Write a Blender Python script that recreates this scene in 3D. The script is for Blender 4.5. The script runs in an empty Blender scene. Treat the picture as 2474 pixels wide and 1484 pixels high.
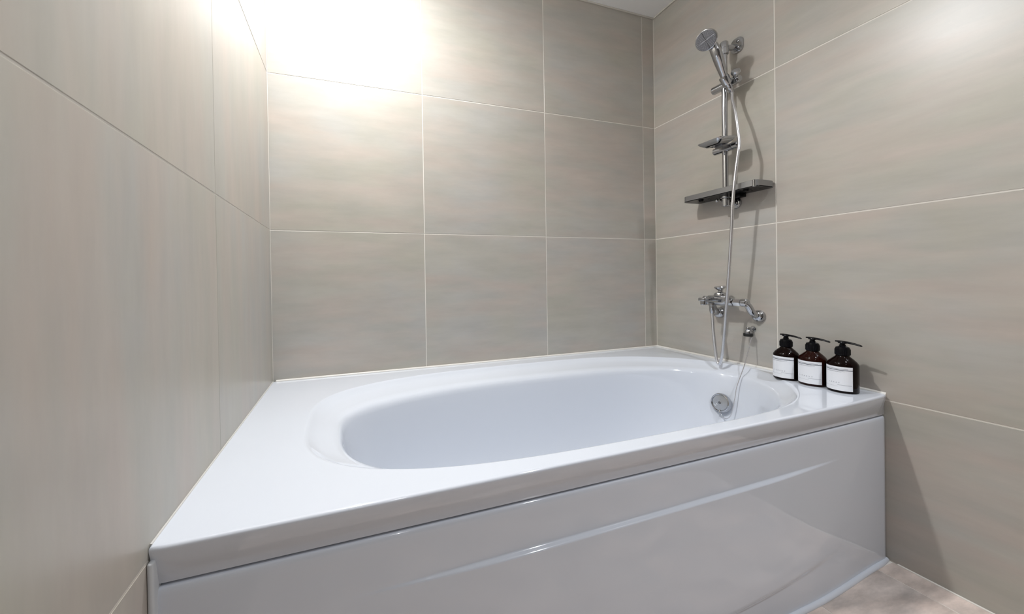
import bpy, bmesh, math, random
from mathutils import Vector, Matrix
PI = math.pi
SC = bpy.context.scene
COL = SC.collection
random.seed(4)

# ------------------------------------------------------------------ camera
L = 1.878           # room width (X), back wall at Y=0, floor Z=0
CEIL = 2.2932
W_, H_ = 2474, 1484
F_, PX, PY = 845.71, 1108.06, 681.86
cd = bpy.data.cameras.new('camera'); cam = bpy.data.objects.new('camera', cd); COL.objects.link(cam)
R = ((0.95375389, -0.30013267, -0.01654995), (0.01775875, 0.00129994, 0.99984146), (0.30006357, 0.95389658, -0.00656981))
cam.matrix_world = Matrix(((R[0][0], R[1][0], -R[2][0], .2825), (R[0][1], R[1][1], -R[2][1], -1.4919),
                           (R[0][2], R[1][2], -R[2][2], .8986), (0, 0, 0, 1)))
cd.sensor_width = 36; cd.sensor_fit = 'HORIZONTAL'; cd.lens = F_ / W_ * 36
cd.shift_x = (W_ / 2 - PX) / W_; cd.shift_y = (PY - H_ / 2) / W_
cd.clip_start = .02
SC.camera = cam
# ------------------------------------------------------------------ world, lamps, exposure
SC.view_settings.view_transform = 'Standard'; SC.view_settings.look = 'None'
SC.view_settings.gamma = 1; SC.view_settings.use_curve_mapping = False
SC.view_settings.exposure = 0.10
wd = bpy.data.worlds.new('world'); SC.world = wd; wd.use_nodes = True
wd.node_tree.nodes['Background'].inputs[0].default_value = (.9, .95, 1, 1)
wd.node_tree.nodes['Background'].inputs[1].default_value = .2
LAMPS = [(.31, -.50, 15.2, 8.4, .028), (1.52, -1.62, 7.8, 1.6, .028), (.62, -2.35, 2.0, .8, .05)]     # x, y, watts down, watts spilling sideways, radius; the third is added fill
for i, (x, y, e, e2, r) in enumerate(LAMPS):
    for kind, en, dz in (('AREA', e, .016), ('POINT', e2, .075)):
        ld = bpy.data.lights.new('downlight_or_fill_lamp', kind); ld.energy = en; ld.color = (1, 1, 1) if i == 0 else (.94, .98, 1.05)
        if kind == 'AREA': ld.shape = 'DISK'; ld.size = r * 2; ld.spread = math.radians(170 if i == 0 else 130)
        else: ld.shadow_soft_size = r
        lo = bpy.data.objects.new('downlight_or_fill_lamp', ld); COL.objects.link(lo); lo.location = (x, y, CEIL - dz)

# ------------------------------------------------------------------ materials
def mat(name, base=(.8, .8, .8), rough=.5, metal=0, spec=.5, trans=0, ior=1.5, coat=0, emit=None):
    m = bpy.data.materials.new(name); m.use_nodes = True
    b = m.node_tree.nodes['Principled BSDF']
    b.inputs['Base Color'].default_value = (*base, 1); b.inputs['Roughness'].default_value = rough
    b.inputs['Metallic'].default_value = metal; b.inputs['Specular IOR Level'].default_value = spec
    b.inputs['Transmission Weight'].default_value = trans; b.inputs['IOR'].default_value = ior
    b.inputs['Coat Weight'].default_value = coat
    if emit: b.inputs['Emission Color'].default_value = (1, .97, .93, 1); b.inputs['Emission Strength'].default_value = emit
    return m
def N(m, t, **kw):
    n = m.node_tree.nodes.new(t)
    for k, v in kw.items():
        if k.startswith('i_'): n.inputs[k[2:].replace('_', ' ')].default_value = v
        else: setattr(n, k, v)
    return n
def tile_mat(name, stretch, c1, c2, c3, rough, vein=False):
    m = mat(name, c1, rough, spec=.5); nt = m.node_tree; b = nt.nodes['Principled BSDF']; lk = nt.links.new
    geo = N(m, 'ShaderNodeNewGeometry'); oi = N(m, 'ShaderNodeObjectInfo')
    off = N(m, 'ShaderNodeVectorMath', operation='SCALE'); off.inputs[0].default_value = (7.3, 11.1, 5.7); lk(oi.outputs['Random'], off.inputs['Scale'])
    add = N(m, 'ShaderNodeVectorMath', operation='ADD'); lk(geo.outputs['Position'], add.inputs[0]); lk(off.outputs[0], add.inputs[1])
    mp = N(m, 'ShaderNodeMapping'); mp.inputs['Scale'].default_value = stretch; lk(add.outputs[0], mp.inputs['Vector'])
    n1 = N(m, 'ShaderNodeTexNoise', i_Scale=2.6, i_Detail=5.0, i_Roughness=.55); lk(add.outputs[0], n1.inputs['Vector'])
    n2 = N(m, 'ShaderNodeTexNoise', i_Scale=9.0, i_Detail=7.0, i_Roughness=.62); lk(mp.outputs[0], n2.inputs['Vector'])
    n3 = N(m, 'ShaderNodeTexNoise', i_Scale=5.0, i_Detail=3.0); lk(mp.outputs[0], n3.inputs['Vector'])
    r1 = N(m, 'ShaderNodeMapRange'); r1.inputs[1].default_value = .35; r1.inputs[2].default_value = .65; lk(n1.outputs[0], r1.inputs[0])
    r3 = N(m, 'ShaderNodeMapRange'); r3.inputs[1].default_value = .42; r3.inputs[2].default_value = .72; lk(n3.outputs[0], r3.inputs[0])
    mx = N(m, 'ShaderNodeMix', data_type='RGBA'); mx.inputs[6].default_value = (*c1, 1); mx.inputs[7].default_value = (*c2, 1); lk(r1.outputs[0], mx.inputs[0])
    mx2 = N(m, 'ShaderNodeMix', data_type='RGBA'); lk(r3.outputs[0], mx2.inputs[0]); lk(mx.outputs[2], mx2.inputs[6]); mx2.inputs[7].default_value = (*c3, 1)
    r2 = N(m, 'ShaderNodeMapRange'); r2.inputs[1].default_value = .3; r2.inputs[2].default_value = .7; r2.inputs[3].default_value = .930 if not vein else .62; r2.inputs[4].default_value = 1.070 if not vein else 1.28; lk(n2.outputs[0], r2.inputs[0])
    mul = N(m, 'ShaderNodeVectorMath', operation='SCALE'); lk(mx2.outputs[2], mul.inputs[0]); lk(r2.outputs[0], mul.inputs['Scale'])
    lk(mul.outputs[0], b.inputs['Base Color'])
    rr = N(m, 'ShaderNodeMapRange'); rr.inputs[3].default_value = rough - .04; rr.inputs[4].default_value = rough + .05; lk(n2.outputs[0], rr.inputs[0]); lk(rr.outputs[0], b.inputs['Roughness'])
    bp = N(m, 'ShaderNodeBump', i_Strength=.05, i_Distance=.002); lk(n2.outputs[0], bp.inputs['Height']); lk(bp.outputs[0], b.inputs['Normal'])
    return m
TC = ((.455, .435, .375), (.455, .444, .417), (.505, .447, .398))
M = {}
M['tile_h'] = tile_mat('greige_tile', (.55, .55, 2.6), *TC, .30)
M['tile_v'] = tile_mat('greige_tile_turned', (2.2, 2.2, .35), *TC, .30)
M['floor'] = tile_mat('taupe_floor_tile', (.7, 2.2, 1), (.66, .56, .50), (.60, .55, .52), (.84, .70, .62), .30, True)
M['grout'] = mat('ivory_grout', (.82, .79, .73), .8, spec=.2)
M['ceil'] = mat('ceiling_paint', (.92, .92, .91), .6)
M['bead'] = mat('white_silicone', (.80, .78, .74), .35)
M['acrylic'] = mat('white_acrylic', (.69, .73, .80), .07, spec=.5, coat=.3); M['acrylic'].node_tree.nodes['Principled BSDF'].inputs['Coat Roughness'].default_value = .03
M['chrome'] = mat('chrome', (.50, .51, .53), .06, metal=1)
M['dchrome'] = mat('dark_metal', (.22, .22, .23), .28, metal=1)
M['shelf'] = mat('brushed_grey_metal', (.30, .30, .30), .42, metal=.8)
M['hose'] = mat('ribbed_chrome_hose', (.74, .74, .76), .22, metal=1)
nt = M['hose'].node_tree; tc = N(M['hose'], 'ShaderNodeTexCoord'); wv = N(M['hose'], 'ShaderNodeTexWave', i_Scale=420.0); wv.bands_direction = 'Z'
nt.links.new(tc.outputs['Object'], wv.inputs['Vector']); bmpn = N(M['hose'], 'ShaderNodeBump', i_Strength=.25, i_Distance=.0003)
nt.links.new(wv.outputs[1], bmpn.inputs['Height']); nt.links.new(bmpn.outputs[0], nt.nodes['Principled BSDF'].inputs['Normal'])
M['black'] = mat('black_plastic', (.004, .004, .005), .25, spec=.15)
M['rubber'] = mat('black_rubber', (.01, .01, .01), .5)
M['amber'] = mat('amber_plastic', (.005, .0017, .0012), .05, spec=.14)
M['amber2'] = mat('reddish_amber_plastic', (.016, .0035, .0022), .05, spec=.16)
M['liquid'] = mat('soap_in_amber', (.006, .002, .001), .3)
M['label'] = mat('white_label', (.88, .90, .94), .45)
M['ink'] = mat('grey_ink', (.22, .24, .28), .6)
M['inkd'] = mat('dark_ink', (.05, .06, .085), .6)
M['spray'] = mat('grey_nozzle_face', (.17, .175, .195), .35, metal=.3)
M['nib'] = mat('pale_nozzle', (.40, .41, .44), .5)
M['gap'] = mat('shadow_gap', (.05, .05, .05), .8)
M['glow'] = mat('lamp_glow', (1, 1, 1), .5, emit=12)
M['white'] = mat('white_paint', (.75, .75, .75), .4)

# ------------------------------------------------------------------ helpers
def link(name, me, m, parent=None):
    o = bpy.data.objects.new(name, me); COL.objects.link(o)
    if m is not None and not me.materials: me.materials.append(m)
    if parent: o.parent = parent; o.matrix_parent_inverse = parent.matrix_world.inverted()
    return o
def obj(name, bm, m, parent=None, smooth=35):
    bmesh.ops.recalc_face_normals(bm, faces=bm.faces)
    me = bpy.data.meshes.new(name); bm.to_mesh(me); bm.free()
    if smooth:
        me.shade_smooth(); me.set_sharp_from_angle(angle=math.radians(smooth))
    return link(name, me, m, parent)
def thing(name, label, cat, loc=(0, 0, 0), group=None):
    o = bpy.data.objects.new(name, None); COL.objects.link(o); o.location = loc; o.empty_display_size = .05
    o['label'] = label; o['category'] = cat
    if group: o['group'] = group
    bpy.context.view_layer.update()
    return o
def tag(o, label, cat): o['label'] = label; o['category'] = cat; return o
def struct(o): o['kind'] = 'structure'; return o
def add_box(bm, lo, hi, bev=0, seg=2):
    t = bmesh.new(); bmesh.ops.create_cube(t, size=1)
    for v in t.verts: v.co = Vector([(lo[i] + hi[i]) / 2 + v.co[i] * (hi[i] - lo[i]) for i in range(3)])
    if bev: bmesh.ops.bevel(t, geom=list(t.edges), offset=bev, segments=seg, profile=.5, affect='EDGES')
    me = bpy.data.meshes.new('t'); t.to_mesh(me); t.free(); bm.from_mesh(me); bpy.data.meshes.remove(me)
def frame(axis):
    a = Vector(axis).normalized(); u = a.cross(Vector((0, 0, 1)))
    if u.length < .01: u = Vector((1, 0, 0))
    u.normalize(); return a, u, a.cross(u)
def add_lathe(bm, c, axis, prof, n=40, sx=1, sy=1, caps=True):
    """prof: list of (r, h) along axis from c"""
    a, u, w = frame(axis); c = Vector(c); rings = []
    for r, h in prof:
        if r < 1e-6: rings.append([bm.verts.new(c + a * h)])
        else: rings.append([bm.verts.new(c + a * h + (u * math.cos(t) * sx + w * math.sin(t) * sy) * r) for t in [2 * PI * k / n for k in range(n)]])
    for A, B in zip(rings, rings[1:]):
        for k in range(n):
            q = [A[k % len(A)], A[(k + 1) % len(A)], B[(k + 1) % len(B)], B[k % len(B)]]
            q2 = []
            for v in q:
                if v not in q2: q2.append(v)
            if len(q2) > 2: bm.faces.new(q2)
    if caps:
        for Rr in (rings[0], rings[-1]):
            if len(Rr) > 1: bm.faces.new(Rr)
def cyl(bm, a, b, r, n=32, bev=.001):
    a, b = Vector(a), Vector(b); h = (b - a).length
    add_lathe(bm, a, b - a, [(r - bev, 0), (r, bev), (r, h - bev), (r - bev, h)], n)
def spline(pts, per=8):
    P = [Vector(p) for p in pts]; P = [P[0] * 2 - P[1]] + P + [P[-1] * 2 - P[-2]]; out = []
    for i in range(1, len(P) - 2):
        for k in range(per):
            t = k / per; a, b, c, d = P[i - 1:i + 3]
            out.append(.5 * ((2 * b) + (c - a) * t + (2 * a - 5 * b + 4 * c - d) * t * t + (3 * b - a - 3 * c + d) * t ** 3))
    out.append(P[-2]); return out
def add_tube(bm, pts, rad, n=14, flat=1.0, up=None):
    pts = [Vector(p) for p in pts]; m = len(pts); rings = []
    rr = rad if callable(rad) else (lambda s: rad)
    t0 = (pts[1] - pts[0]).normalized(); u = Vector(up) if up else frame(t0)[1]
    for i, p in enumerate(pts):
        t = (pts[min(i + 1, m - 1)] - pts[max(i - 1, 0)]).normalized()
        u = (u - t * u.dot(t)).normalized(); w = t.cross(u); r = rr(i / (m - 1))
        rings.append([bm.verts.new(p + u * math.cos(a) * r + w * math.sin(a) * r * flat) for a in [2 * PI * k / n for k in range(n)]])
    for A, B in zip(rings, rings[1:]):
        for k in range(n): bm.faces.new([A[k], A[(k + 1) % n], B[(k + 1) % n], B[k]])
    bm.faces.new(rings[0]); bm.faces.new(rings[-1])

# ------------------------------------------------------------------ room shell
HC = .5007
ROWS = [0, HC, HC + .6, HC + 1.2, CEIL]
TD = .0011
tile_cache = {}
def tile_mesh(w, h):
    k = (round(w, 4), round(h, 4))
    if k in tile_cache: return tile_cache[k]
    bm = bmesh.new(); e = .0004; vs = []
    for z, s in ((-TD + .00005, 0), (-e, 0), (0, e)):
        vs.append([bm.verts.new((x, y, z)) for x, y in ((s, s), (w - s, s), (w - s, h - s), (s, h - s))])
    for A, B in zip(vs, vs[1:]):
        for i in range(4): bm.faces.new([A[i], A[(i + 1) % 4], B[(i + 1) % 4], B[i]])
    bm.faces.new(vs[2]); bm.faces.new(vs[0][::-1])
    bmesh.ops.recalc_face_normals(bm, faces=bm.faces)
    me = bpy.data.meshes.new('tile'); bm.to_mesh(me); bm.free(); tile_cache[k] = me; return me
def lay(parent, m, U, V, gu, gv, to_world, du=None):
    """U, V: joint positions in wall coordinates; to_world(u,v)->matrix whose z is the outward normal"""
    for i in range(len(U) - 1):
        for j in range(len(V) - 1):
            w, h = U[i + 1] - U[i] - gu, V[j + 1] - V[j] - gv
            o = bpy.data.objects.new('tile', tile_mesh(w, h)); COL.objects.link(o)
            if not o.data.materials: o.data.materials.append(None)
            o.material_slots[0].link = 'OBJECT'; o.material_slots[0].material = m
            o.parent = parent; o.matrix_world = to_world(U[i] + gu / 2, V[j] + gv / 2)
def basis(x, y, z, loc): return Matrix(((x[0], y[0], z[0], loc[0]), (x[1], y[1], z[1], loc[1]), (x[2], y[2], z[2], loc[2]), (0, 0, 0, 1)))
YF = -2.75
def slab(name, lo, hi, m=None):
    bm = bmesh.new(); add_box(bm, lo, hi); return struct(obj(name, bm, m or M['grout'], smooth=0))
wr = slab('wall_back', (-.1, TD, -.1), (L + .1, .1, CEIL + .1))
wl = slab('wall_left', (-.1, YF, -.1), (-TD, TD, CEIL + .1))
wg = slab('wall_right', (L + TD, YF, -.1), (L + .1, TD, CEIL + .1))
wf = slab('wall_front', (-.1, YF - .1, -.1), (L + .1, YF - TD, CEIL + .1))
fl = slab('floor', (-TD, YF, -.1), (L + TD, TD, -TD))
ce = slab('ceiling', (-TD, YF, CEIL), (L + TD, TD, CEIL + .08), M['ceil'])
bpy.context.view_layer.update()
G = .0042
lay(wr, M['tile_h'], [0, .6, 1.2, 1.8, L], ROWS, .0034, G, lambda u, v: basis((1, 0, 0), (0, 0, 1), (0, -1, 0), (u, 0, v)))
YR = [YF, -2.3608, -1.7608, -1.1608, -.5608, 0]
lay(wg, M['tile_h'], YR, ROWS, .0036, G, lambda u, v: basis((0, 1, 0), (0, 0, 1), (1, 0, 0), (L, u, v)) @ Matrix.Scale(-1, 4, (0, 0, 1)))
YL = [YF, -2.375, -1.775, -1.175, -.575, 0]
lay(wl, M['tile_v'], YL, ROWS, .0012, .0040, lambda u, v: basis((0, 1, 0), (0, 0, 1), (1, 0, 0), (0, u, v)))
M['dark_wall'] = tile_mat('dark_reflection_tile', (.55, .55, 2.6), (.10, .09, .08), (.09, .085, .08), (.12, .10, .09), .35)  # unseen front wall made dark to put dark reflections in the chrome
lay(wf, M['dark_wall'], [0, .6, 1.2, 1.8, L], ROWS, .0036, G, lambda u, v: basis((-1, 0, 0), (0, 0, 1), (0, 1, 0), (L - u, YF, v)))
FX = [0, .2465, .5565, .8665, 1.1765, 1.4865, 1.7965, L]
FY = [YF, -2.415, -2.105, -1.795, -1.485, -1.175, -.86]
lay(fl, M['floor'], FX, FY, .0030, .0030, lambda u, v: basis((1, 0, 0), (0, 1, 0), (0, 0, 1), (u, v, 0)))

def bead(name, pts, r, m=None, n=10):
    bm = bmesh.new(); add_tube(bm, pts, r, n); return struct(obj(name, bm, m or M['bead'], smooth=60))
mold = mat('cream_moulding', (.70, .67, .60), .5)
b1 = bmesh.new(); add_box(b1, (.001, -.007, CEIL - .007), (L - .001, -.0004, CEIL - .0004), .0015)
struct(obj('trim_1', b1, mold))
b1 = bmesh.new(); add_box(b1, (L - .007, YF + .01, CEIL - .007), (L - .0004, -.008, CEIL - .0004), .0015)
struct(obj('trim_2', b1, mold))

# ------------------------------------------------------------------ bathtub
ZT = .520
def rrect(x0, x1, y0, y1, radii, cx, cy, ang):
    """hit of the ray from (cx,cy) with a rectangle whose four corners are rounded; radii = (x0y0, x1y0, x1y1, x0y1)"""
    dx, dy = math.cos(ang), math.sin(ang); lo, hi = 0, 3
    def inside(x, y):
        if x < x0 or x > x1 or y < y0 or y > y1: return False
        for (qx, qy, sx, sy), r in zip(((x0, y0, 1, 1), (x1, y0, -1, 1), (x1, y1, -1, -1), (x0, y1, 1, -1)), radii):
            ccx, ccy = qx + sx * r, qy + sy * r
            if (x - ccx) * sx < 0 and (y - ccy) * sy < 0 and (x - ccx) ** 2 + (y - ccy) ** 2 > r * r: return False
        return True
    for _ in range(40):
        mid = (lo + hi) / 2
        if inside(cx + dx * mid, cy + dy * mid): lo = mid
        else: hi = mid
    return cx + dx * lo, cy + dy * lo
def sup(t, cx, ax0, ax1, cy, bf, bn, nf, nn):
    c, s = math.cos(t), math.sin(t)
    n = nn + (nf - nn) * (.5 + .5 * s)
    if c > 0: n += (2.05 + (1.25 if s < 0 else .75) * s * s - n) * min(1, c * 2.2)
    a = ax1 if c > 0 else ax0; b = bf if s > 0 else bn
    return cx + a * math.copysign(abs(c) ** (2 / n), c), cy + b * math.copysign(abs(s) ** (2 / n), s)
NB = 384
def sh(x0, x1, yf, yn, nf=2.9, nn=3.4, cy=-.47):
    cx = 1.0
    return [sup(2 * PI * k / NB, cx, cx - x0, x1 - cx, cy, yf - cy, cy - yn, nf, nn) for k in range(NB)]
basin = [(sh(.165, 1.841, -.085, -.839), ZT), (sh(.168, 1.838, -.088, -.836), ZT), (sh(.172, 1.835, -.091, -.833), ZT - .0012), (sh(.180, 1.829, -.097, -.829), ZT - .006),
         (sh(.190, 1.821, -.105, -.824), ZT - .013), (sh(.205, 1.808, -.122, -.819), ZT - .019),
         (sh(.233, 1.795, -.165, -.812, 2.6, 3.4), ZT - .025), (sh(.247, 1.788, -.188, -.808, 2.5, 3.4), ZT - .0285),
         (sh(.253, 1.783, -.196, -.804, 2.45, 3.4), ZT - .033), (sh(.258, 1.778, -.202, -.800, 2.4, 3.3), ZT - .042),
         (sh(.262, 1.772, -.205, -.796, 2.4, 3.3), ZT - .056)]
top = basin[-1][0]; bot = sh(.50, 1.42, -.33, -.68, 2.4, 2.6)
for f, z in ((.03, .43), (.08, .38), (.13, .33), (.19, .28), (.26, .235), (.35, .195), (.47, .163), (.62, .143), (.80, .133), (1, .130)):
    basin.append(([(a[0] + (b[0] - a[0]) * f, a[1] + (b[1] - a[1]) * f) for a, b in zip(top, bot)], z))
for f in (.55, .15):
    basin.append(([(1 + (b[0] - 1) * f, -.5 + (b[1] + .5) * f) for b in bot], .128))
ANG = [math.atan2(y + .47, x - 1.0) for x, y in basin[0][0]]
X0, X1, Y0, Y1 = .0006, L - .0012, -.8810, -.002
def outer(i, inf=0, low=False):
    k = .0004
    pts = [rrect(X0 + k, X1 - k, Y0 + i + inf, Y1 - k, (.004, .014, .003, .003), 1.0, -.47, a) for a in ANG]
    return [(x, y + (.017 * (x / L) ** 2 + (.001 if low and i > .009 else .009) * (x / L) ** 12) * max(0, min(1, (-y - .55) / .31))) for x, y in pts]
shell = [(outer(.02, .006, True), ZT - .066), (outer(.0145, 0, True), ZT - .0635), (outer(.0125, 0, True), ZT - .0620), (outer(.0016, 0, True), ZT - .0105), (outer(.0010, 0, True), ZT - .0080), (outer(.0004), ZT - .0052), (outer(.0010), ZT - .0030), (outer(.0024), ZT - .0012), (outer(.0044), ZT - .0003), (outer(.0068), ZT), (outer(.0085), ZT)]
tub = thing('bathtub', 'white acrylic bathtub with an oval basin and a long apron, set between the tiled walls', 'bathtub', (.939, -.44, 0))
bm = bmesh.new(); rings = []
for pts, z in shell + basin: rings.append([bm.verts.new((x, y, z)) for x, y in pts])
for A, B in zip(rings, rings[1:]):
    for k in range(NB): bm.faces.new([A[k], A[(k + 1) % NB], B[(k + 1) % NB], B[k]])
bm.faces.new(rings[-1])
obj('basin', bm, M['acrylic'], tub, 50)
# apron panel with its embossed centre
def sst(a, b, x):
    t = min(1, max(0, (x - a) / (b - a))); return t * t * (3 - 2 * t)
def apron_y(x, z):
    y = -.8725 + .021 * (x / L) ** 2
    y -= .017 * sst(0, .42, L - x) * sst(-.1, .5, x) * max(0, 1 - z / .455) ** 1.5
    u = (x - .95) / .70
    if abs(u) < 1:
        A = .0100 * sst(1, .50, abs(u)); zb = .070 + .045 * u * u
        y -= A * sst(.3650, .3595, z) * sst(zb - .010, zb + .010, z) * (.75 + .25 * sst(.05, .35, z))
    e = L - .004 - x                      # rounded right end
    if e < .012: y += .006 * (1 - e / .012) ** 2
    return y
bm = bmesh.new(); nx = 150
zs = [0, .02, .04, .05] + [.056 + .004 * k for k in range(16)] + [.13 + .03 * k for k in range(7)] + [.335, .345] + [.350 + .0013 * k for k in range(18)] + [.38, .39, .41, .43, .443, .448, .4505, .4518, .4524]
grid = []
xs = [.003 + (L - .0065 - .003) * (k / nx) for k in range(nx - 8)]
xs += [xs[-1] + (L - .004 - xs[-1]) * k / 14 for k in range(1, 15)]
for z in zs:
    row = []
    for x in xs:
        y = apron_y(x, z)
        if z > .443: q = (z - .443) / .0095; y += .005 * (1 - math.sqrt(max(0, 1 - q * q)))
        row.append(bm.verts.new((x, y, z)))
    grid.append(row)
grid.append([bm.verts.new((v.co.x, v.co.y + .03, .4524)) for v in grid[-1]])
for A, B in zip(grid, grid[1:]):
    for k in range(len(A) - 1): bm.faces.new([A[k], A[k + 1], B[k + 1], B[k]])
obj('apron', bm, M['acrylic'], tub, 70)
# silicone and grout beads
bead('trim_3', [(.012, -.004, ZT + .001), (L - .004, -.004, ZT + .001)], .0055)
bead('trim_4', [(.0010, -.004, ZT), (.0010, -.872, ZT - .0005)], .0022, mat('grey_silicone', (.60, .59, .57), .5))
bead('trim_5', [(L - .005, -.004, ZT + .001), (L - .005, -.60, ZT + .001), (L - .003, -.80, ZT), (L + .002, -.850, ZT - .002)], .0065)
b1 = bmesh.new(); add_box(b1, (.0003, -.8840, .0003), (.0085, -.8600, .5000), .0035, 3)
struct(obj('trim_6', b1, mat('aged_silicone', (.60, .62, .64), .3)))
bead('trim_7', [(x, apron_y(x, 0) - .002, .002) for x in [.02 + (L - .026) * k / 40 for k in range(41)]], .0075, M['acrylic'])
bead('trim_8', [(L - .001, -.872, 0.0005), (L - .001, YF, 0.0005)], .0028, M['grout'])

# overflow plate on the end wall of the basin
oc = Vector((1.7335, -.4500, .3760)); on = Vector((-.95, .02, .22)).normalized()
ov = bmesh.new(); add_lathe(ov, oc + on * .001, on, [(.036, 0), (.0385, .002), (.0385, .011), (.0365, .0150), (.0335, .0160), (.0315, .014), (.0315, .012)], 56)
ovo = obj('overflow_cover', ov, M['chrome'], tub)
b = bmesh.new(); add_lathe(b, oc + on * .013, on, [(.031, 0), (.030, .0014), (.023, .0022), (.0225, .0016), (.014, .0024), (.0135, .0018), (.006, .0026), (.0055, .0016), (0, .0016)], 56)
obj('face_plate', b, mat('satin_metal', (.55, .56, .57), .3, metal=.9), ovo)
b = bmesh.new(); add_lathe(b, oc + on * .0145, on, [(.0042, 0), (.0042, .0022), (.002, .003), (0, .003)], 20)
obj('screw', b, M['dchrome'], ovo)

# ------------------------------------------------------------------ bath plug on its wall peg, with the chain down to the overflow
plug = thing('bath_plug', 'black rubber bath plug on a chrome peg below the tap, thin chain to the overflow', 'plug', (1.85, -.482, .645))
b = bmesh.new(); add_lathe(b, (1.850, -.474, .646), (0, 0, 1), [(.0140, 0), (.0165, .002), (.0165, .011), (.0150, .013)], 32)
obj('stopper', b, M['rubber'], plug)
b = bmesh.new(); add_lathe(b, (1.850, -.474, .659), (0, 0, 1), [(.0120, 0), (.0125, .004), (.0105, .010), (.0075, .014), (.0085, .019), (.0060, .025), (0, .026)], 28)
obj('cap', b, M['chrome'], plug)
b = bmesh.new(); cyl(b, (L - .0003, -.476, .676), (1.850, -.474, .676), .0045, 16); cyl(b, (L - .0003, -.476, .676), (L - .004, -.476, .676), .011, 24)
obj('peg', b, M['chrome'], plug)
chain = spline([(1.850, -.4865, .647), (1.836, -.4890, .616), (1.800, -.4936, .5433), (1.770, -.4959, .4934), (1.748, -.4963, .4528), (1.732, -.5005, .4164), (1.716, -.5033, .3784), (1.707, -.5010, .3480), (1.703, -.4880, .3300), (1.704, -.4730, .3310), (1.709, -.4590, .3420)], 10)
b = bmesh.new(); add_tube(b, chain, .0016, 8)
for i in range(0, len(chain), 2):
    bmesh.ops.create_icosphere(b, subdivisions=1, radius=.0021, matrix=Matrix.Translation(chain[i]))
obj('chain', b, M['hose'], plug)
b = bmesh.new(); add_box(b, (1.706, -.4640, .3385), (1.712, -.4450, .3430), .001); cyl(b, (1.7085, -.4540, .3415), (1.716, -.4540, .3540), .0035, 16)
obj('clip', b, M['chrome'], plug)

# ------------------------------------------------------------------ shower rail
RX, RY = 1.818, -.413
rail = thing('shower_rail', 'vertical chrome riser rail with wall brackets on the right tiled wall', 'shower rail', (RX, RY, 1.2))
b = bmesh.new(); cyl(b, (RX, RY, 1.198), (RX, RY, 1.882), .0105, 36); obj('pole', b, M['chrome'], rail)
br = bmesh.new()
add_lathe(br, (RX, RY, 1.832), (0, 0, 1), [(.012, 0), (.0155, .002), (.0155, .027), (.0145, .028), (.0155, .029), (.0155, .050), (.012, .055), (0, .056)], 36)
cyl(br, (RX, RY, 1.862), (L - .006, -.424, 1.868), .0115, 28)
brk = obj('upper_bracket', br, M['chrome'], rail)
def plate(c, w, h, t, rad, m, name, parent, bev=.002):
    """rounded plate lying on the right wall"""
    b = bmesh.new(); ring = []
    for qx, qz, a0 in ((1, 1, 0), (-1, 1, 90), (-1, -1, 180), (1, -1, 270)):
        for k in range(9):
            a = math.radians(a0 + 90 * k / 8); ring.append((qx * (w / 2 - rad) + rad * math.cos(a), qz * (h / 2 - rad) + rad * math.sin(a)))
    R_ = []
    for s, x in ((1, 0), (1, -t + bev), (1 - bev / w * 2, -t)):
        R_.append([b.verts.new((c[0] + x, c[1] + y * s, c[2] + z * s)) for y, z in ring])
    for A, B in zip(R_, R_[1:]):
        for k in range(len(A)): b.faces.new([A[k], A[(k + 1) % len(A)], B[(k + 1) % len(A)], B[k]])
    b.faces.new(R_[0]); b.faces.new(R_[-1])
    return obj(name, b, m, parent)
plate((L - .0003, -.428, 1.874), .048, .062, .010, .020, M['chrome'], 'wall_plate', rail)
b = bmesh.new()
for z in (1.862, 1.888): add_lathe(b, (L - .0095, -.434, z), (-1, 0, 0), [(.006, 0), (.006, .0025), (.004, .0035), (0, .0035)], 20)
obj('screw', b, M['dchrome'], rail)
b = bmesh.new()
add_lathe(b, (RX, RY, 1.190), (0, 0, 1), [(0, 0), (.012, .001), (.0155, .004), (.0155, .034), (.012, .038)], 36)
cyl(b, (RX, RY, 1.208), (L - .010, RY, 1.208), .011, 28)
obj('lower_bracket', b, M['chrome'], rail)
b = bmesh.new(); add_lathe(b, (L - .0003, RY, 1.208), (-1, 0, 0), [(.0245, 0), (.0245, .006), (.021, .011), (.012, .014)], 40); obj('wall_plate', b, M['chrome'], rail)

# slider that holds the handset
hs_dir = Vector((.118, -.004, -.150)).normalized()
sl = thing('handset_holder', 'chrome sliding holder clamped near the top of the riser rail, gripping the handset', 'holder', (RX, RY, 1.70))
b = bmesh.new(); cyl(b, (RX, RY + .050, 1.703), (RX, RY - .062, 1.703), .0165, 36, .004); obj('clamp', b, M['chrome'], sl)
b = bmesh.new(); add_lathe(b, (RX - .010, RY - .050, 1.712), (-.55, -.45, .5), [(.009, 0), (.009, .010), (.015, .014), (.0165, .020), (.014, .028), (.007, .031), (0, .031)], 32); obj('knob', b, M['chrome'], sl)
sc_ = Vector((1.777, -.446, 1.702))
b = bmesh.new(); add_lathe(b, sc_ - hs_dir * .019, hs_dir, [(.0128, 0), (.0160, .001), (.0175, .006), (.0160, .034), (.0148, .038), (.0118, .038)], 32); obj('cradle', b, M['chrome'], sl)
b = bmesh.new(); cyl(b, (1.786, -.442, 1.702), (1.808, -.430, 1.703), .009, 20); obj('arm', b, M['chrome'], sl)

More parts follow.
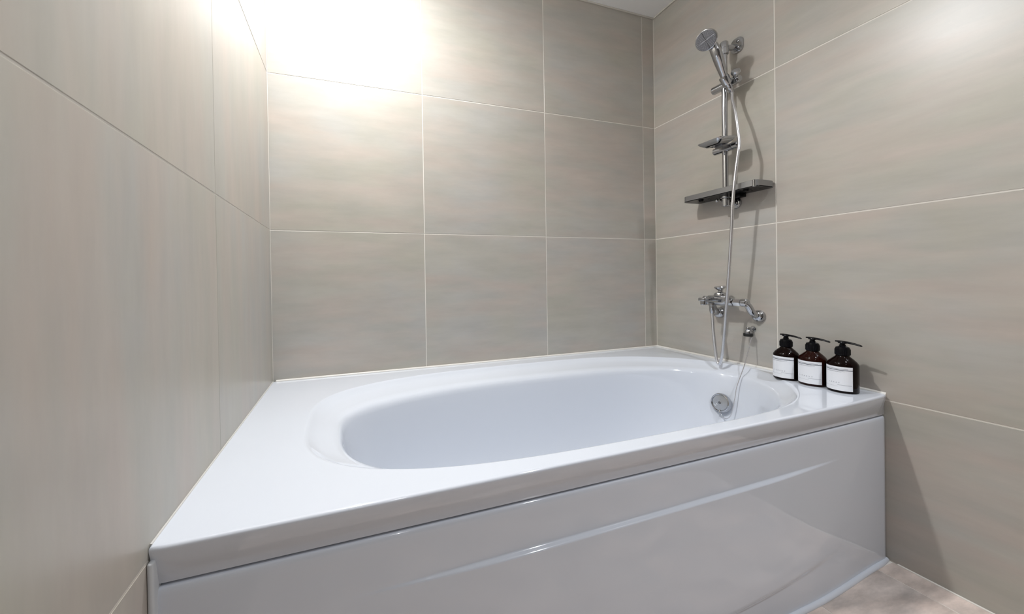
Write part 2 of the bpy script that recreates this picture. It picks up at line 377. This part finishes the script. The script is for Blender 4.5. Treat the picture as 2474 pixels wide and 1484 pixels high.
# hand shower
HCn = Vector((1.660, -.455, 1.838)); hn = Vector((-.84, -.24, -.48)).normalized()
hand = thing('hand_shower', 'chrome hand shower with a round grey spray face, tilted out over the tub', 'hand shower', tuple(HCn))
b = bmesh.new(); add_lathe(b, HCn - hn * .026, hn, [(0, -.004), (.014, -.003), (.026, .003), (.034, .010), (.0378, .017), (.0386, .022), (.0378, .0275), (.0362, .0285)], 56)
obj('head', b, M['chrome'], hand)
b = bmesh.new(); add_lathe(b, HCn + hn * .002, hn, [(.0360, 0), (.0354, .0018), (.028, .0026), (0, .0030)], 56)
face = obj('spray_face', b, M['spray'], hand)
a_, u_, w_ = frame(hn); b = bmesh.new()
for q in range(4):                                  # nozzles in four fans that leave a diagonal cross free
    for rr in range(1, 7):
        n_ = 1 + rr
        for k in range(n_):
            an = math.radians(90 * q + 45 + (k - (n_ - 1) / 2) * (66 / max(1, n_ - 1) if n_ > 1 else 0)) + .25
            p = HCn + hn * .0045 + (u_ * math.cos(an) + w_ * math.sin(an)) * (rr * .0050 + .002)
            add_lathe(b, p, hn, [(.00125, -.0005), (.0011, .0016), (.0005, .0020)], 6)
o = obj('nozzle', b, M['nib'], face, 60); o['kind'] = 'stuff'
b = bmesh.new()
for an in (.25, .25 + PI / 2):
    d = u_ * math.cos(an) + w_ * math.sin(an)
    add_tube(b, [HCn + hn * .0048 - d * .033, HCn + hn * .0055, HCn + hn * .0048 + d * .033], .0011, 6)
obj('rib', b, M['chrome'], face, 60)
hp = spline([HCn - hn * .016, HCn - hn * .020 + Vector((.020, -.004, -.022)), Vector((1.712, -.458, 1.793)), Vector((1.742, -.452, 1.752)), sc_, sc_ + hs_dir * .030], 8)
b = bmesh.new(); add_tube(b, hp, lambda s: .0150 + .0040 * sst(0, .40, s) - .0075 * sst(.45, .85, s), 28, .90)
obj('handle', b, M['chrome'], hand)
b = bmesh.new(); he = sc_ + hs_dir * .030; add_lathe(b, he, hs_dir, [(.0100, 0), (.0108, .002), (.0108, .012), (.0088, .016), (.0078, .030)], 24); obj('nut', b, M['chrome'], hand)

# shower hose
hose_pts = [he + hs_dir * .026, (1.8010, -.4560, 1.6200), (1.7830, -.4790, 1.555), (1.7650, -.4990, 1.480), (1.7530, -.5120, 1.417), (1.7480, -.5085, 1.362), (1.7460, -.4995, 1.283), (1.7460, -.4900, 1.187),
            (1.750, -.483, 1.098), (1.755, -.4735, 1.008), (1.760, -.4625, .908), (1.765, -.4515, .815), (1.770, -.4402, .720), (1.775, -.4290, .632), (1.777, -.4195, .564), (1.778, -.4070, .5230),
            (1.780, -.3945, .5400), (1.785, -.3835, .597), (1.790, -.3733, .667), (1.797, -.3640, .742)]
b = bmesh.new(); add_tube(b, spline(hose_pts, 10), .0058, 16)
hose = obj('shower_hose', b, M['hose']); tag(hose, 'long silver ribbed hose hanging in a loop from the handset down to the tap', 'hose')

# soap dish
dish = thing('soap_dish', 'small chrome soap dish clamped to the middle of the riser rail', 'soap dish', (RX, RY, 1.44))
b = bmesh.new(); cyl(b, (RX, RY + .048, 1.437), (RX, RY - .056, 1.437), .0150, 36, .004); obj('clamp', b, M['chrome'], dish)
b = bmesh.new(); cyl(b, (RX, RY - .030, 1.4375), (RX, RY - .034, 1.4375), .0156, 36); obj('clamp_ring', b, M['dchrome'], dish)
def rr2(w, h, r, n=10):
    out = []
    for qx, qy, a0 in ((1, 1, 0), (-1, 1, 90), (-1, -1, 180), (1, -1, 270)):
        for k in range(n):
            a = math.radians(a0 + 90 * k / (n - 1)); out.append((qx * (w - r) + r * math.cos(a), qy * (h - r) + r * math.sin(a)))
    return out
b = bmesh.new(); Rg = []
for w, h, z in ((.028, .036, .002), (.030, .038, 0), (.036, .046, .003), (.050, .060, .013), (.0545, .0655, .0195), (.0550, .0660, .0215), (.0535, .0645, .0215), (.048, .058, .0150), (.034, .044, .0055), (.028, .036, .0045)):
    Rg.append([b.verts.new((1.747 + x * .95, RY - .017 + y * .78, 1.4365 + z + (x * .14))) for x, y in rr2(w, h, min(w, h) * .38)])
for A, B in zip(Rg, Rg[1:]):
    for k in range(len(A)): b.faces.new([A[k], A[(k + 1) % len(A)], B[(k + 1) % len(A)], B[k]])
b.faces.new(Rg[0]); b.faces.new(Rg[-1])
obj('tray', b, M['chrome'], dish)
b = bmesh.new(); add_box(b, (1.760, RY - .030, 1.4300), (1.808, RY + .002, 1.4420), .003); obj('bracket', b, M['dchrome'], dish)

# shelf with drain holes
shelf = thing('shower_shelf', 'long dark grey shelf with drain holes fixed at the foot of the riser rail', 'shelf', (1.82, -.405, 1.24))
cv = bpy.data.curves.new('shelf_curve', 'CURVE'); cv.dimensions = '2D'; cv.fill_mode = 'BOTH'; cv.extrude = .0016
def poly(pts):
    s = cv.splines.new('POLY'); s.points.add(len(pts) - 1); s.use_cyclic_u = True
    for p, q in zip(s.points, pts): p.co = (q[0], q[1], 0, 1)
SX0, SX1, SY0, SY1 = 1.772, L - .004, -.5600, -.2520
scx, scy, sw, shh = (SX0 + SX1) / 2, (SY0 + SY1) / 2, (SX1 - SX0) / 2, (SY1 - SY0) / 2
oring = rr2(sw, shh, .016, 8); poly([(scx + x, scy + y) for x, y in oring])
for cy_, sgn in ((-.330, 1), (-.500, 1)):
    for dx, dy in ((.018, -.030), (.018, 0), (.018, .030), (-.012, -.015), (-.012, .015)):
        poly([(scx + dx + .0042 * math.cos(a), cy_ + dy - .0 + .0042 * math.sin(a)) for a in [2 * PI * k / 12 for k in range(12)]][::-1])
poly([(RX + .013 * math.cos(a), RY + .013 * math.sin(a)) for a in [2 * PI * k / 20 for k in range(20)]][::-1])
tmp = bpy.data.objects.new('tmp', cv); COL.objects.link(tmp); bpy.context.view_layer.update()
me = bpy.data.meshes.new_from_object(tmp.evaluated_get(bpy.context.evaluated_depsgraph_get())); bpy.data.objects.remove(tmp)
me.transform(Matrix.Translation((0, 0, 1.2402))); me.materials.clear()
link('base', me, M['black'], shelf)
b = bmesh.new(); Rg = []
for i, z in ((0.0008, 1.2385), (0, 1.2393), (0, 1.2637), (.0008, 1.2645), (.0022, 1.2645), (.0030, 1.2637), (.0030, 1.2385)):
    Rg.append([b.verts.new((scx + x * (1 - i / sw), scy + y * (1 - i / shh), z)) for x, y in oring])
Rg.append(Rg[0])
for A, B in zip(Rg, Rg[1:]):
    for k in range(len(A)): b.faces.new([A[k], A[(k + 1) % len(A)], B[(k + 1) % len(A)], B[k]])
obj('rim', b, M['shelf'], shelf)
b = bmesh.new(); cyl(b, (1.7752, -.5495, 1.2383), (1.7752, -.5495, 1.2650), .0052, 20); obj('corner_post', b, M['chrome'], shelf)
for y in (-.318, -.505):
    b = bmesh.new(); add_lathe(b, (1.800, y, 1.2424), (0, 0, -1), [(.010, 0), (.010, .006), (.007, .011), (0, .012)], 20); obj('stud', b, M['black'], shelf)
b = bmesh.new(); add_box(b, (1.840, -.455, 1.2260), (L - .0005, -.371, 1.2424), .002)
obj('support', b, M['black'], shelf)
b = bmesh.new(); cyl(b, (RX, RY, 1.2270), (RX, RY, 1.2420), .0185, 28); bmesh.ops.create_icosphere(b, subdivisions=3, radius=.0065, matrix=Matrix.Translation((1.795, -.392, 1.2190)))
obj('collar', b, M['chrome'], shelf)

# ------------------------------------------------------------------ bath mixer tap
tap = thing('bath_mixer_tap', 'chrome wall mounted bath mixer tap with a lever, below the shower shelf', 'tap', (1.81, -.415, .785))
FZ, BZ, BX = .731, .786, 1.812
b = bmesh.new()
cyl(b, (BX, -.330, BZ), (BX, -.445, BZ), .0175, 36, .003)
add_box(b, (BX - .021, -.425, BZ - .010), (BX + .018, -.345, BZ + .026), .006, 3)
obj('body', b, M['chrome'], tap)
for y0, y1, yw in ((-.4450, -.4980, -.4985), (-.3300, -.3340, -.3400)):
    b = bmesh.new()
    if yw < -.4:
        cyl(b, (BX, -.446, BZ), (BX, -.474, BZ), .0155, 6, .0015)
        cyl(b, (BX, -.4765, BZ), (BX, -.4985, BZ), .0165, 32, .002)
        add_tube(b, spline([(BX, -.488, BZ - .002), (BX + .012, -.493, BZ - .014), (BX + .028, -.4965, BZ - .040), (L - .018, -.4980, FZ + .004), (L - .008, -.4985, FZ)], 6), .0125, 20)
    else:
        add_tube(b, spline([(BX, -.348, BZ - .002), (BX + .012, -.346, BZ - .016), (BX + .028, -.343, BZ - .040), (L - .018, -.341, FZ + .004), (L - .008, -.340, FZ)], 6), .0130, 20)
    obj('union', b, M['chrome'], tap, 30)
    b = bmesh.new(); add_lathe(b, (L - .0003, yw, FZ), (-1, 0, 0), [(.0245, 0), (.0245, .003), (.0230, .010), (.0185, .017), (.0130, .020)], 44); obj('flange', b, M['chrome'], tap)
b = bmesh.new()
add_box(b, (1.722, -.3860, BZ + .004), (BX - .015, -.3580, BZ + .018), .004, 3); add_lathe(b, (1.737, -.372, BZ + .006), (0, 0, -1), [(.0115, 0), (.0115, .016), (.009, .019), (.008, .016)], 28)
obj('spout', b, M['chrome'], tap)
b = bmesh.new(); add_lathe(b, (BX - .002, -.392, BZ + .024), (0, 0, 1), [(.024, 0), (.024, .006), (.020, .014), (.010, .018), (.009, .026)], 36); obj('cartridge_cap', b, M['chrome'], tap)
b = bmesh.new(); add_lathe(b, (BX - .002, -.392, BZ + .048), (-.12, 0, 1), [(.008, 0), (.012, .004), (.021, .011), (.0225, .015), (.020, .0185), (0, .0195)], 36, .85, 1.15)
obj('lever', b, M['chrome'], tap)
b = bmesh.new(); add_lathe(b, (1.797, -.3650, BZ - .006), (0, 0, -1), [(.0135, 0), (.0135, .012), (.0110, .014), (.0110, .030), (.0095, .040), (.0085, .046)], 28); obj('hose_outlet', b, M['chrome'], tap)
b = bmesh.new(); add_lathe(b, (BX - .020, -.352, BZ + .012), (-1, .35, 0), [(.008, 0), (.008, .008), (.012, .010), (.012, .018), (.009, .021), (0, .021)], 24); obj('diverter_knob', b, M['chrome'], tap)

# ------------------------------------------------------------------ pump bottles
BR = .0355
def bent_text(txt, size, ang0, z, m, parent, name, r, gap=1.5):
    cu = bpy.data.curves.new('txt', 'FONT'); cu.body = txt; cu.size = size; cu.align_x = 'CENTER'; cu.space_character = gap; cu.extrude = 0
    t = bpy.data.objects.new('txt', cu); COL.objects.link(t); bpy.context.view_layer.update()
    me = bpy.data.meshes.new_from_object(t.evaluated_get(bpy.context.evaluated_depsgraph_get())); bpy.data.objects.remove(t)
    for v in me.vertices:
        a = ang0 + v.co.x / r; zz = v.co.y
        v.co = (r * math.cos(a), r * math.sin(a), z + zz)
    me.name = name; me.materials.clear()
    o = link(name, me, m); o.parent = parent; return o
def arc(bm, r, a0, a1, z0, z1, n=28, t=.0):
    A = [bm.verts.new((r * math.cos(a0 + (a1 - a0) * k / n), r * math.sin(a0 + (a1 - a0) * k / n), z0)) for k in range(n + 1)]
    B = [bm.verts.new((v.co.x, v.co.y, z1)) for v in A]
    for k in range(n): bm.faces.new([A[k], A[k + 1], B[k + 1], B[k]])
def bottle(x, y, rz, label, word, body='amber'):
    t = thing('pump_bottle', label, 'bottle', (0, 0, 0), 'pump bottles on the tub corner')
    b = bmesh.new(); add_lathe(b, (0, 0, 0), (0, 0, 1), [(.030, 0), (.0345, .0008), (BR, .003), (BR, .084), (.0348, .088), (.0310, .0945), (.0235, .1030), (.0172, .1090), (.0148, .1130), (.0148, .118)], 64)
    obj('body', b, M[body], t)
    b = bmesh.new(); add_lathe(b, (0, 0, .003), (0, 0, 1), [(.030, 0), (.0335, .003), (.0335, .080), (.0320, .0825), (.020, .0835), (0, .0835)], 48)
    obj('liquid', b, M['liquid'], t)
    b = bmesh.new(); add_lathe(b, (0, 0, .1135), (0, 0, 1), [(.0160, 0), (.0172, .0015), (.0172, .020), (.0150, .0255), (.0085, .0285), (.0075, .0290), (.0075, .033)], 40)
    for k in range(30):
        a = 2 * PI * k / 30; add_box(b, (.0170 * math.cos(a) - .0006, .0170 * math.sin(a) - .0006, .116), (.0170 * math.cos(a) + .0006, .0170 * math.sin(a) + .0006, .1325))
    pump = obj('pump', b, M['black'], t)
    b = bmesh.new()
    add_lathe(b, (0, 0, .1440), (0, 0, 1), [(.0060, 0), (.0060, .006), (.0100, .007), (.0108, .010), (.0095, .0125), (0, .0135)], 28)
    add_tube(b, [(0, .017, .1556), (0, .008, .1560), (0, 0, .1555), (0, -.014, .1548), (0, -.028, .1528), (0, -.041, .1500), (0, -.0445, .1485)], lambda s: .0030 + .0016 * math.sin(PI * min(1, s * 1.1)), 12, .75)
    obj('nozzle', b, M['black'], pump)
    a0, a1 = math.radians(180 - 62), math.radians(180 + 62)
    b = bmesh.new(); arc(b, BR + .0004, a0, a1, .0075, .0815); lab = obj('label', b, M['label'], t)
    b = bmesh.new()
    arc(b, BR + .00065, a0 + .16, a1, .0705, .0722, 24)
    obj('line', b, M['inkd'], lab)
    b = bmesh.new()
    b.free()
    for ra, rb, z0, z1 in ((a0 + .16, a1 - .5, .0672, .0676), (a0 + .16, a1 - .7, .0652, .0655), (a0 + .16, a1 - .30, .0742, .0753), (a0 + .16, a1 - .9, .0652, .0658), (a1 - .95, a1 - .06, .0250, .0256), (a0 + .2, a1 - .9, .0205, .0208)):
        b = bmesh.new(); arc(b, BR + .00065, ra, rb, z0, z1, 24); obj('rule', b, M['ink'], lab)
    bent_text(word, .0052, PI - .10, .0300, M['ink'], lab, 'lettering', BR + .0007, 2.2)
    t.location = (x, y, ZT); t.rotation_euler = (0, 0, rz); t.scale = (1.015, 1.015, 1.02)
    return t
bottle(1.7975, -.6345, 0.00, 'amber pump bottle with white label nearest the hanging chain, farthest from the front tub corner', 'CIERECT')
bottle(1.7970, -.7110, 0.02, 'amber pump bottle with white label in the middle of the three, reddish shoulders', 'SIRAKVT', 'amber2')
bottle(1.7960, -.7880, -.03, 'amber pump bottle with white label nearest the front corner of the tub', 'LASAF')

# ------------------------------------------------------------------ ceiling lamps (out of frame), the last one added as fill
for i, (x, y, e, e2, r) in enumerate(LAMPS):
    t = thing('downlight_or_fill', ('recessed round ceiling downlight above the left end of the bathtub', 'recessed round ceiling downlight in front of the right end of the bathtub',
              'added fill light in a downlight fitting behind the photographer')[i], 'ceiling light', (x, y, CEIL))
    q = max(r, .035)
    b = bmesh.new(); add_lathe(b, (x, y, CEIL - .0003), (0, 0, -1), [(q + .022, 0), (q + .022, .003), (q + .016, .006), (q + .002, .006), (q, .003), (q, .001)], 40, caps=False); obj('trim_ring', b, M['white'], t)
    b = bmesh.new(); add_lathe(b, (x, y, CEIL - .0010), (0, 0, -1), [(q - .001, 0), (q - .001, .0015)], 40); obj('lens', b, M['glow'], t)
